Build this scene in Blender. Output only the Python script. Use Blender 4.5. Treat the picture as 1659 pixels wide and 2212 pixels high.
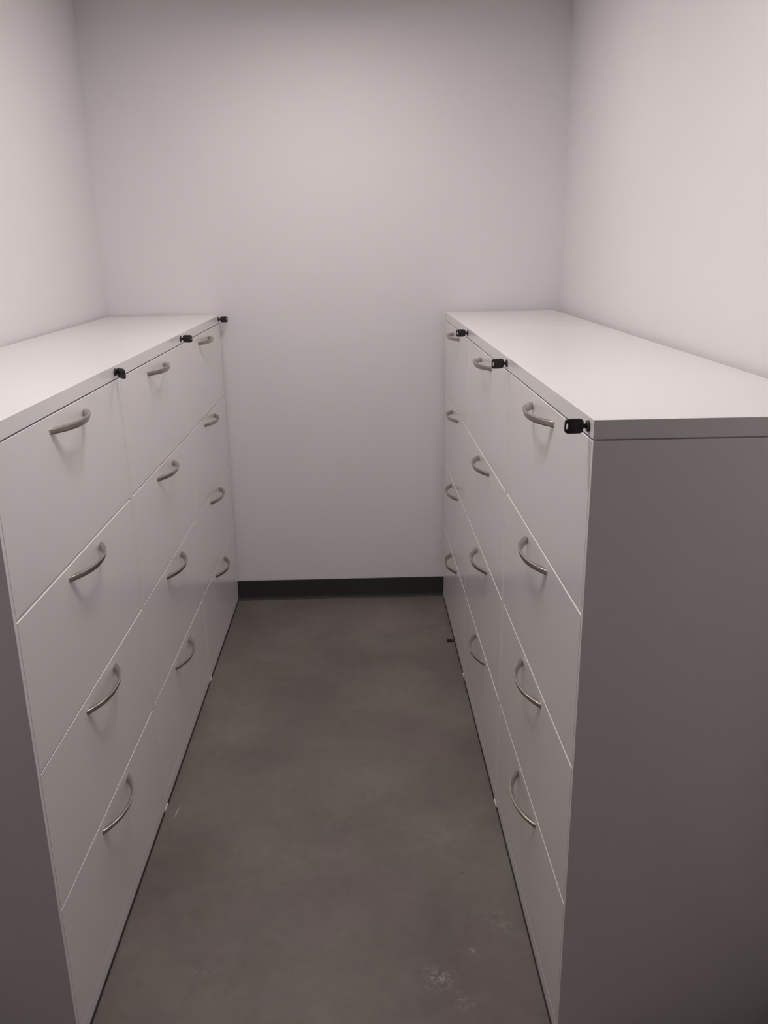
import bpy, bmesh, math, random
from mathutils import Matrix, Vector
for o in list(bpy.data.objects): bpy.data.objects.remove(o)
scene = bpy.context.scene
C = scene.collection
PI = math.pi

# ---------------------------------------------------------------- camera
YAW, PITCH, ROLL, FPX = 0.02254, -0.30299, 0.014216, 1842.27
r = Vector((math.cos(YAW), -math.sin(YAW), 0)); h = Vector((math.sin(YAW), math.cos(YAW), 0)); k = Vector((0, 0, 1))
F = math.cos(PITCH)*h + math.sin(PITCH)*k
U = -math.sin(PITCH)*h + math.cos(PITCH)*k
R = math.cos(ROLL)*r - math.sin(ROLL)*U
U = math.sin(ROLL)*r + math.cos(ROLL)*U
cam_data = bpy.data.cameras.new('camera'); cam = bpy.data.objects.new('camera', cam_data); C.objects.link(cam)
m = Matrix.Identity(4)
for i in range(3):
    m[i][0] = R[i]; m[i][1] = U[i]; m[i][2] = -F[i]
m[0][3], m[1][3], m[2][3] = -0.0006, -3.78153, 1.60615
cam.matrix_world = m
cam_data.sensor_fit = 'VERTICAL'; cam_data.sensor_height = 36; cam_data.lens = FPX*36/2212
cam_data.clip_start = 0.02
scene.camera = cam

# ---------------------------------------------------------------- world, exposure
w = bpy.data.worlds.new('world'); scene.world = w; w.use_nodes = True
w.node_tree.nodes['Background'].inputs[0].default_value = (0.8, 0.76, 0.74, 1)
w.node_tree.nodes['Background'].inputs[1].default_value = 0.02
scene.view_settings.view_transform = 'Standard'; scene.view_settings.look = 'None'
scene.view_settings.gamma = 1; scene.view_settings.use_curve_mapping = False
scene.view_settings.exposure = 0.0
LIGHT_COL = (1.0, 0.935, 0.925)
# ceiling panels: x, y, width, length, emission strength, label
LIGHTS = [(-0.13, -0.90, 0.32, 0.32, 23.5, 'square ceiling light panel nearest the end wall'),
          (-0.13, -2.17, 0.32, 0.32, 38.0, 'square ceiling light panel above the near ends of both cabinet rows')]

# ---------------------------------------------------------------- materials
def mat(name, col, rough=0.5, metal=0.0, spec=0.5, noise=None, bump=0.0, bscale=200):
    mt = bpy.data.materials.new(name); mt.use_nodes = True
    nt = mt.node_tree; b = nt.nodes['Principled BSDF']
    b.inputs['Base Color'].default_value = (*col, 1)
    b.inputs['Roughness'].default_value = rough; b.inputs['Metallic'].default_value = metal
    b.inputs['Specular IOR Level'].default_value = spec
    tc = nt.nodes.new('ShaderNodeTexCoord')
    if noise:
        sc, amt = noise
        n = nt.nodes.new('ShaderNodeTexNoise'); n.inputs['Scale'].default_value = sc; n.inputs['Detail'].default_value = 4
        nt.links.new(tc.outputs['Object'], n.inputs['Vector'])
        rp = nt.nodes.new('ShaderNodeValToRGB')
        rp.color_ramp.elements[0].position = 0.3; rp.color_ramp.elements[1].position = 0.7
        rp.color_ramp.elements[0].color = (*[c*(1-amt) for c in col], 1)
        rp.color_ramp.elements[1].color = (*[min(1, c*(1+amt)) for c in col], 1)
        nt.links.new(n.outputs['Fac'], rp.inputs['Fac']); nt.links.new(rp.outputs['Color'], b.inputs['Base Color'])
    if bump:
        n2 = nt.nodes.new('ShaderNodeTexNoise'); n2.inputs['Scale'].default_value = bscale; n2.inputs['Detail'].default_value = 3
        nt.links.new(tc.outputs['Object'], n2.inputs['Vector'])
        bp = nt.nodes.new('ShaderNodeBump'); bp.inputs['Strength'].default_value = bump; bp.inputs['Distance'].default_value = 0.001
        nt.links.new(n2.outputs['Fac'], bp.inputs['Height']); nt.links.new(bp.outputs['Normal'], b.inputs['Normal'])
    return mt

M_wall = mat('wall_paint', (0.845, 0.82, 0.82), 0.75, spec=0.25, noise=(1.5, 0.01), bump=0.15, bscale=350)
M_ceil = mat('ceiling_paint', (0.86, 0.84, 0.83), 0.9, spec=0.2, bump=0.1, bscale=150)
M_cab = mat('cabinet_enamel', (0.86, 0.835, 0.835), 0.21, spec=0.5, noise=(2.0, 0.006), bump=0.03, bscale=500)
M_nickel = mat('brushed_nickel', (0.48, 0.44, 0.39), 0.28, metal=1.0, noise=(60, 0.06), bump=0.05, bscale=900)
M_black = mat('black_plastic', (0.014, 0.013, 0.013), 0.45, noise=(80, 0.1))
M_dark = mat('dark_metal', (0.05, 0.048, 0.045), 0.35, metal=0.6, noise=(90, 0.1))
M_rubber = mat('baseboard_rubber', (0.036, 0.037, 0.036), 0.5, spec=0.4, noise=(8, 0.08))
M_foot = mat('foot_plastic', (0.45, 0.43, 0.42), 0.5, noise=(50, 0.04))
M_door = mat('door_paint', (0.30, 0.27, 0.25), 0.5, noise=(6, 0.03))
M_frame = mat('fixture_enamel', (0.85, 0.84, 0.83), 0.5, noise=(30, 0.01))

def floor_material():
    mt = bpy.data.materials.new('polished_concrete'); mt.use_nodes = True
    nt = mt.node_tree; N = nt.nodes; L = nt.links; b = N['Principled BSDF']
    tc = N.new('ShaderNodeTexCoord')
    def noise(sc, det=6, rough=0.55, dist=0.0):
        n = N.new('ShaderNodeTexNoise'); n.inputs['Scale'].default_value = sc; n.inputs['Detail'].default_value = det
        n.inputs['Roughness'].default_value = rough; n.inputs['Distortion'].default_value = dist
        L.new(tc.outputs['Object'], n.inputs['Vector']); return n
    def ramp(src, stops):
        rp = N.new('ShaderNodeValToRGB'); e = rp.color_ramp.elements
        e[0].position, e[0].color = stops[0][0], (*stops[0][1], 1); e[1].position, e[1].color = stops[-1][0], (*stops[-1][1], 1)
        for p, c in stops[1:-1]:
            q = e.new(p); q.color = (*c, 1)
        L.new(src, rp.inputs['Fac']); return rp
    def mix(mode, fac, a, c):
        x = N.new('ShaderNodeMix'); x.data_type = 'RGBA'; x.blend_type = mode
        if isinstance(fac, float): x.inputs['Factor'].default_value = fac
        else: L.new(fac, x.inputs['Factor'])
        L.new(a, x.inputs['A'])
        if isinstance(c, tuple): x.inputs['B'].default_value = (*c, 1)
        else: L.new(c, x.inputs['B'])
        return x.outputs['Result']
    base = ramp(noise(2.3, 7, 0.55, 0.4).outputs['Fac'], [(0.30, (0.135, 0.114, 0.099)), (0.5, (0.180, 0.154, 0.138)), (0.72, (0.225, 0.195, 0.176))]).outputs['Color']
    tint = ramp(noise(1.7, 3, 0.5).outputs['Fac'], [(0.35, (0.96, 1.02, 0.99)), (0.65, (1.03, 0.985, 1.0))]).outputs['Color']
    col = mix('MULTIPLY', 1.0, base, tint)
    fine = ramp(noise(28, 8, 0.65).outputs['Fac'], [(0.25, (0.90, 0.90, 0.90)), (0.75, (1.10, 1.10, 1.10))]).outputs['Color']
    col = mix('MULTIPLY', 1.0, col, fine)
    sp = ramp(noise(70, 2, 0.5).outputs['Fac'], [(0.745, (0, 0, 0)), (0.78, (1, 1, 1))]).outputs['Color']
    col = mix('MIX', sp, col, (0.09, 0.08, 0.07))
    # scuffs that belong to the slab: (x, y, radius x, radius y, strength)
    scuffs = [(0.145, -2.235, 0.055, 0.045, 0.9), (0.235, -2.162, 0.03, 0.02, 0.9), (0.19, -2.30, 0.05, 0.03, 0.6), (0.312, -2.071, 0.05, 0.05, 0.5),
              (-0.18, -1.55, 0.06, 0.05, 0.25), (0.10, -0.25, 0.22, 0.03, 0.2), (-0.40, -2.2, 0.05, 0.03, 0.4),
              (0.2, -1.75, 0.04, 0.03, 0.25)]
    sn = ramp(noise(55, 6, 0.7, 0.8).outputs['Fac'], [(0.50, (0, 0, 0)), (0.64, (1, 1, 1))]).outputs['Color']
    for x, y, rx, ry, s in scuffs:
        mp = N.new('ShaderNodeMapping'); mp.vector_type = 'TEXTURE'
        mp.inputs['Location'].default_value = (x, y, 0); mp.inputs['Scale'].default_value = (rx, ry, 1)
        L.new(tc.outputs['Object'], mp.inputs['Vector'])
        g = N.new('ShaderNodeTexGradient'); g.gradient_type = 'SPHERICAL'; L.new(mp.outputs['Vector'], g.inputs['Vector'])
        mu = N.new('ShaderNodeMath'); mu.operation = 'MULTIPLY'; mu.inputs[1].default_value = s
        L.new(g.outputs['Fac'], mu.inputs[0])
        m2 = N.new('ShaderNodeMath'); m2.operation = 'MULTIPLY'; L.new(mu.outputs[0], m2.inputs[0]); L.new(sn, m2.inputs[1])
        col = mix('MIX', m2.outputs[0], col, (0.42, 0.39, 0.36))
    # one short scratch beside the left row
    mp = N.new('ShaderNodeMapping'); mp.vector_type = 'TEXTURE'
    mp.inputs['Location'].default_value = (-0.582, -1.602, 0); mp.inputs['Rotation'].default_value = (0, 0, math.radians(84)); mp.inputs['Scale'].default_value = (0.035, 0.004, 1)
    L.new(tc.outputs['Object'], mp.inputs['Vector'])
    g = N.new('ShaderNodeTexGradient'); g.gradient_type = 'SPHERICAL'; L.new(mp.outputs['Vector'], g.inputs['Vector'])
    col = mix('MIX', g.outputs['Fac'], col, (0.45, 0.42, 0.39))
    L.new(col, b.inputs['Base Color'])
    rr = ramp(noise(5, 5).outputs['Fac'], [(0.3, (0.42,)*3), (0.7, (0.58,)*3)]).outputs['Color']
    L.new(rr, b.inputs['Roughness']); b.inputs['Specular IOR Level'].default_value = 0.4
    bp = N.new('ShaderNodeBump'); bp.inputs['Strength'].default_value = 0.15; bp.inputs['Distance'].default_value = 0.002
    L.new(noise(40, 6).outputs['Fac'], bp.inputs['Height']); L.new(bp.outputs['Normal'], b.inputs['Normal'])
    return mt
M_floor = floor_material()

def emit(name, col, s):
    mt = bpy.data.materials.new(name); mt.use_nodes = True; nt = mt.node_tree
    b = nt.nodes['Principled BSDF']; b.inputs['Base Color'].default_value = (0.8, 0.8, 0.8, 1)
    b.inputs['Emission Color'].default_value = (*col, 1); b.inputs['Emission Strength'].default_value = s
    return mt

# ---------------------------------------------------------------- helpers
def box(bm, x0, x1, y0, y1, z0, z1, bev=0.0, seg=1):
    t = bmesh.new()
    vs = [t.verts.new((x, y, z)) for x in (x0, x1) for y in (y0, y1) for z in (z0, z1)]
    for f in ((0, 1, 3, 2), (4, 6, 7, 5), (0, 4, 5, 1), (2, 3, 7, 6), (0, 2, 6, 4), (1, 5, 7, 3)): t.faces.new([vs[i] for i in f])
    if bev: bmesh.ops.bevel(t, geom=list(t.edges), offset=bev, segments=seg, profile=0.5, affect='EDGES')
    bmesh.ops.recalc_face_normals(t, faces=list(t.faces))
    me = bpy.data.meshes.new('tmp'); t.to_mesh(me); t.free(); bm.from_mesh(me); bpy.data.meshes.remove(me)
    return bm
def obj(name, bm, m, parent=None, smooth=False, loc=None, rot=None):
    bmesh.ops.recalc_face_normals(bm, faces=list(bm.faces))
    me = bpy.data.meshes.new(name); bm.to_mesh(me); bm.free(); me.materials.append(m)
    if smooth:
        for p in me.polygons: p.use_smooth = True
        me.set_sharp_from_angle(angle=math.radians(40))
    o = bpy.data.objects.new(name, me); C.objects.link(o)
    if parent: o.parent = parent
    if loc: o.location = loc
    if rot: o.rotation_euler = rot
    return o
def thing(name, label, cat, loc, rotz=0, group=None):
    o = bpy.data.objects.new(name, None); o.empty_display_size = 0.1; C.objects.link(o)
    o.location = loc; o.rotation_euler = (0, 0, rotz); o['label'] = label; o['category'] = cat
    if group: o['group'] = group
    return o
def struct(name, bm, m, parent=None):
    o = obj(name, bm, m, parent)
    if not parent: o['kind'] = 'structure'
    return o

# ---------------------------------------------------------------- room shell
WL, WR, YF, ZC, T = -1.0973, 0.8581, -5.2, 2.53, 0.12
struct('floor', box(bmesh.new(), WL-T, WR+T, YF-T, T, -0.1, 0), M_floor)
struct('ceiling', box(bmesh.new(), WL-T, WR+T, YF-T, T, ZC, ZC+0.1), M_ceil)
struct('wall_back', box(bmesh.new(), WL, WR, 0, T, 0, ZC), M_wall)
struct('wall_left', box(bmesh.new(), WL-T, WL, YF, T, 0, ZC), M_wall)
struct('wall_right', box(bmesh.new(), WR, WR+T, YF, T, 0, ZC), M_wall)
bm = bmesh.new()
DX0, DX1, DZ = -0.57, 0.35, 2.05
box(bm, WL-T, DX0, YF-T, YF, 0, ZC); box(bm, DX1, WR+T, YF-T, YF, 0, ZC); box(bm, DX0, DX1, YF-T, YF, DZ, ZC)
struct('wall_front', bm, M_wall)
d = struct('door_1', box(bmesh.new(), DX0+0.004, DX1-0.004, YF-0.07, YF-0.03, 0.008, DZ-0.004, 0.002), M_door)
hb = bmesh.new()
bmesh.ops.create_cone(hb, cap_ends=True, segments=24, radius1=0.011, radius2=0.011, depth=0.05, matrix=Matrix.Translation((DX0+0.08, YF-0.005, 1.0)) @ Matrix.Rotation(PI/2, 4, 'X'))
box(hb, DX0+0.068, DX0+0.19, YF+0.012, YF+0.026, 0.99, 1.01, 0.004, 2)
obj('door_handle', hb, M_nickel, d, True)
# cove baseboards: thin rubber strip with a toe that curves onto the floor
def cove(length):
    prof = [(0, 0), (0.011, 0), (0.011, 0.002), (0.0075, 0.0045), (0.005, 0.010), (0.0035, 0.018), (0.003, 0.095), (0.0015, 0.0965), (0, 0.0965)]
    b = bmesh.new(); a = [b.verts.new((0, -x, z)) for x, z in prof]; c = [b.verts.new((length, -x, z)) for x, z in prof]
    n = len(prof)
    for i in range(n): b.faces.new((a[i], a[(i+1) % n], c[(i+1) % n], c[i]))
    b.faces.new(a); b.faces.new(list(reversed(c)))
    return b
o = struct('baseboard_back', cove(WR-WL), M_rubber); o.location = (WL, 0, 0)
NEAR = -2.46
o = struct('baseboard_right', cove(NEAR-YF), M_rubber); o.location = (WR, NEAR, 0); o.rotation_euler = (0, 0, -PI/2)
o = struct('baseboard_left', cove(NEAR-YF), M_rubber); o.location = (WL, YF, 0); o.rotation_euler = (0, 0, PI/2)

# ---------------------------------------------------------------- ceiling light
for lx, ly, lw, ll, power, lab in LIGHTS:
    lt = thing('ceiling_light', lab, 'light', (lx, ly, ZC), 0, 'ceiling light panels')
    sx, sy = lw/2, ll/2
    b = bmesh.new()
    for q in ((-sx-0.02, sx+0.02, -sy-0.02, -sy), (-sx-0.02, sx+0.02, sy, sy+0.02), (-sx-0.02, -sx, -sy, sy), (sx, sx+0.02, -sy, sy)):
        box(b, *q, -0.022, 0)
    obj('frame', b, M_frame, lt)
    obj('diffuser', box(bmesh.new(), -sx, sx, -sy, sy, -0.016, -0.006), emit('lit_diffuser', LIGHT_COL, power), lt)

# ---------------------------------------------------------------- filing cabinets
W, D, H = 0.7958, 0.470, 1.330
ST, ZB, GAP = 1.2965, 0.0455, 0.007
SEAM = [ST, 0.9812, 0.6678, 0.3563, ZB]      # top of each drawer, then the base
SP = 0.011                                    # width of the side panel edge
HOFF = [0.0325, 0.0303, 0.0303, 0.0303]
hw = W/2

def handle_bm():
    """flat bowed pull: a thin band on edge that thickens and runs into the drawer face at both feet"""
    b = bmesh.new(); n = 44; half = 0.1035; d0 = 0.0320; rings = []; m_ = 16
    f = lambda s: -d0*(1-abs(s)**2.3)
    for i in range(n+1):
        s = 1.13*(-1+2*i/n)
        x = half*s; y = f(s)
        e = 1e-3; tx = half*2*e; ty = f(s+e)-f(s-e)
        l = math.hypot(tx, ty); nx, ny = -ty/l, tx/l
        q_ = min(1, abs(s))
        th = 0.0037+0.0032*q_**4; ht = 0.0078-0.0012*q_**2
        ring = []
        for q in range(m_):
            a = 2*PI*(q+0.5)/m_; ca, sa = math.cos(a), math.sin(a)
            u = math.copysign(abs(ca)**0.45, ca)*th; z = math.copysign(abs(sa)**0.45, sa)*ht
            ring.append(b.verts.new((x+nx*u, min(y+ny*u-z*0.32, 0.0006), z)))
        rings.append(ring)
    for A, B in zip(rings, rings[1:]):
        for q in range(m_): b.faces.new((A[q], A[(q+1) % m_], B[(q+1) % m_], B[q]))
    b.faces.new(rings[0]); b.faces.new(list(reversed(rings[-1])))
    return b

def drawer_bm(z0, z1, cl, cr, x0=-hw+SP+0.0015, x1=hw-SP-0.0015):
    """drawer front; its upper edge slopes back by cl at the left end and cr at the right end"""
    b = bmesh.new(); e = 0.0012
    def col(x, c):
        return [b.verts.new(v) for v in ((x, 0.020, z0), (x, e, z0), (x, 0, z0+e), (x, 0, z1-c), (x, c*1.1, z1), (x, 0.020, z1))]
    def colin(x, c):
        return [b.verts.new(v) for v in ((x, 0.020, z0), (x, e, z0+0.0002), (x, e, z0+e), (x, e, z1-c), (x, c*1.1+0.0004, z1-0.0002), (x, 0.020, z1))]
    cols = [colin(x0, cl), col(x0+e, cl), col(x1-e, cr), colin(x1, cr)]
    for A, B in zip(cols, cols[1:]):
        for i in range(6): b.faces.new((A[i], A[(i+1) % 6], B[(i+1) % 6], B[i]))
    b.faces.new(cols[0]); b.faces.new(list(reversed(cols[-1])))
    return b

def make_cabinet(label, loc, rotz, ch, near):
    t = thing('filing_cabinet', label, 'filing cabinet', loc, rotz, 'white four-drawer filing cabinets in two facing rows')
    b = bmesh.new()
    box(b, -hw+0.0002, -hw+SP, 0.0, D, GAP, ST-0.0015, 0.0005)
    box(b, hw-SP, hw-0.0002, 0.0, D, GAP, ST-0.0015, 0.0005)
    box(b, -hw+SP, hw-SP, 0.024, D-0.002, GAP+0.004, ST-0.0015)
    obj('body', b, M_cab, t)
    b = bmesh.new()
    box(b, -hw+0.0001, hw-0.0001, -0.0006, D, ST+0.0012, H, 0.0006, 1)
    box(b, -hw+0.006, hw-0.006, 0.010, D-0.006, ST-0.0015, ST+0.0012)
    obj('top', b, M_cab, t)
    b = bmesh.new()
    box(b, -hw+SP, hw-SP, 0.0008, 0.022, GAP, ZB-0.0012, 0.001)
    obj('base', b, M_cab, t)
    for sxx in (-1, 1):
        for yy in (0.05, D-0.03):
            f = bmesh.new()
            bmesh.ops.create_cone(f, cap_ends=True, segments=20, radius1=0.018, radius2=0.016, depth=GAP, matrix=Matrix.Translation((sxx*(hw-0.028), yy, GAP/2)))
            obj('foot', f, M_foot, t, True)
    # black strip standing in for shade at the floor, stopping short of a small corner block
    p0, p1 = (-hw+0.004, hw-0.040) if near > 0 else (-hw+0.040, hw-0.004)
    obj('gap_shade_strip', box(bmesh.new(), p0, p1, -0.0016, 0.012, 0, GAP+0.0004, 0.0006), M_black, t)['label'] = 'thin black strip standing in for the shade along the floor'
    c0 = hw-0.038 if near > 0 else -hw+0.004
    obj('corner_block', box(bmesh.new(), c0, c0+0.034, -0.0010, 0.014, 0, GAP+0.0002, 0.001), M_cab, t)
    for i in range(4):
        z1 = SEAM[i]-(0.0022 if i == 0 else 0.0003); z0 = SEAM[i+1]+0.0022
        cl, cr = ch[i]
        dr = obj('drawer', drawer_bm(z0, z1, cl, cr), M_cab, t)
        hd = obj('handle', handle_bm(), M_nickel, dr, True, (0, 0, SEAM[i]-HOFF[i]))
    # lock barrel in the top's front edge, right-hand end
    b = bmesh.new()
    prof = [(0.0095, 0.001), (0.0098, -0.0030), (0.0088, -0.0042), (0.0050, -0.0046)]
    rings = [[b.verts.new((rr*math.cos(2*PI*q/28), y, rr*math.sin(2*PI*q/28))) for q in range(28)] for rr, y in prof]
    for A, B in zip(rings, rings[1:]):
        for q in range(28): b.faces.new((A[q], A[(q+1) % 28], B[(q+1) % 28], B[q]))
    b.faces.new(rings[0]); b.faces.new(rings[-1])
    lk = obj('lock', b, M_dark, t, True, (hw-0.0306, -0.0006, 1.3142)); lk['label'] = 'dark round lock at the right end'
    return t

def key_head_bm():
    """flat bow of the key in the local y-z plane (y outward is negative), slot near the outer end"""
    b = bmesh.new(); n = 40; th = 0.0028
    def loop(cy, cz, ry, rz, p, x):
        out = []
        for q in range(n):
            a = 2*PI*q/n; c, s = math.cos(a), math.sin(a)
            out.append(b.verts.new((x, cy+math.copysign(abs(c)**p, c)*ry, cz+math.copysign(abs(s)**p, s)*rz)))
        return out
    L_ = []
    for x, sh in ((-th, 0.0012), (-th+0.001, 0), (th-0.001, 0), (th, 0.0012)):
        L_.append(loop(-0.0205, 0, 0.0158-sh, 0.0125-sh, 0.42, x))
    I_ = [loop(-0.0322, 0, 0.0018, 0.0055, 0.6, x) for x in (-th, th)]
    for A, B in zip(L_, L_[1:]):
        for q in range(n): b.faces.new((A[q], A[(q+1) % n], B[(q+1) % n], B[q]))
    for q in range(n):
        b.faces.new((L_[0][q], I_[0][q], I_[0][(q+1) % n], L_[0][(q+1) % n]))
        b.faces.new((L_[-1][q], L_[-1][(q+1) % n], I_[1][(q+1) % n], I_[1][q]))
        b.faces.new((I_[0][q], I_[1][q], I_[1][(q+1) % n], I_[0][(q+1) % n]))
    # raised moulded bar on both cheeks
    box(b, -th-0.0007, th+0.0007, -0.0120, -0.0095, -0.0055, 0.0055, 0.0005)
    return b
def make_key(label, parent_cab, tilt, swing):
    Mw = Matrix.Translation(parent_cab.location) @ Matrix.Rotation(parent_cab.rotation_euler.z, 4, 'Z')
    p = Mw @ Vector((hw-0.0306, -0.0052, 1.3142))
    t = thing('key', label, 'key', p, parent_cab.rotation_euler.z, 'keys left in the cabinet locks')
    t.rotation_euler = (0, tilt, parent_cab.rotation_euler.z)
    obj('blade', box(bmesh.new(), -0.0010, 0.0010, -0.0085, 0.0, -0.0042, 0.0042, 0.0003), M_dark, t)
    obj('bow', key_head_bm(), M_black, t, True, rot=(0, 0, swing))
    return t

XR0, AR, GR = 0.3615, -0.00571, 0.0337
XL0, AL, GL = -0.6136, 0.0025, 0.0125
mm = 0.001
# slopes of the upper drawer edges (left end, right end), seen facing each cabinet
CH_R = [  # far, middle, near  (near end = right end)
    [(1*mm, 1*mm), (1.2*mm, 1.2*mm), (1*mm, 2*mm), (2*mm, 2.6*mm)],
    [(1*mm, 1.2*mm), (3*mm, 3*mm), (1.2*mm, 3.4*mm), (2.2*mm, 4*mm)],
    [(1*mm, 1.6*mm), (2.4*mm, 4.2*mm), (1.8*mm, 3.8*mm), (1*mm, 3.6*mm)]]
CH_L = [  # far, middle, near  (near end = left end)
    [(1*mm, 1*mm), (1.4*mm, 1*mm), (1*mm, 1*mm), (1*mm, 2*mm)],
    [(1*mm, 1*mm), (2*mm, 1*mm), (0.8*mm, 2*mm), (0.8*mm, 2.6*mm)],
    [(0.8*mm, 0.8*mm), (4.4*mm, 3*mm), (0.6*mm, 4*mm), (1.4*mm, 4.2*mm)]]
LBL = {('R', 0): 'white four-drawer filing cabinet in the right row, farthest back against the end wall',
       ('R', 1): 'white four-drawer filing cabinet in the middle of the right row',
       ('R', 2): 'white four-drawer filing cabinet at the near end of the right row',
       ('L', 0): 'white four-drawer filing cabinet in the left row, farthest back against the end wall',
       ('L', 1): 'white four-drawer filing cabinet in the middle of the left row',
       ('L', 2): 'white four-drawer filing cabinet at the near end of the left row'}
KEY = {('R', 0): ('small black key in the lock of the farthest right cabinet', 0.06, 0.0),
       ('R', 1): ('black key in the lock of the middle right cabinet, overlapping its top handle', 0.10, 0.12),
       ('R', 2): ('largest black key with slotted head, in the lock of the nearest right cabinet', 0.05, 0.0),
       ('L', 0): ('small black key in the lock of the farthest left cabinet, by the end wall', 0.03, 0.0),
       ('L', 1): ('black key in the lock of the middle left cabinet', -0.03, 0.1),
       ('L', 2): ('black key in the lock of the nearest left cabinet, turned so no slot shows', -0.10, 0.75)}
for i in range(3):
    y = -GR-(i+0.5)*W
    pr = (0, 0.0007, 0.0)[i]
    c = make_cabinet(LBL['R', i], (XR0+AR*y-pr, y, 0), -PI/2-AR, CH_R[i], 1)
    make_key(KEY['R', i][0], c, KEY['R', i][1], KEY['R', i][2])
for i in range(3):
    y = -GL-(i+0.5)*W
    pr = (0, 0.0007, 0.0)[i]
    c = make_cabinet(LBL['L', i], (XL0+AL*y+pr, y, 0), PI/2-AL, CH_L[i], -1)
    make_key(KEY['L', i][0], c, KEY['L', i][1], -KEY['L', i][2])

# ---------------------------------------------------------------- small black rubber shim under the far right cabinet
b = bmesh.new()
box(b, -0.022, 0.030, -0.0075, 0.0075, 0, 0.0055, 0.0012, 2)
box(b, -0.022, -0.006, -0.0085, 0.0085, 0, 0.009, 0.0015, 2)
o = obj('rubber_shim', b, M_black, None, True, (0.355, -0.50, 0))
o['label'] = 'tiny black rubber shim poking out under the farthest right cabinet'; o['category'] = 'shim'
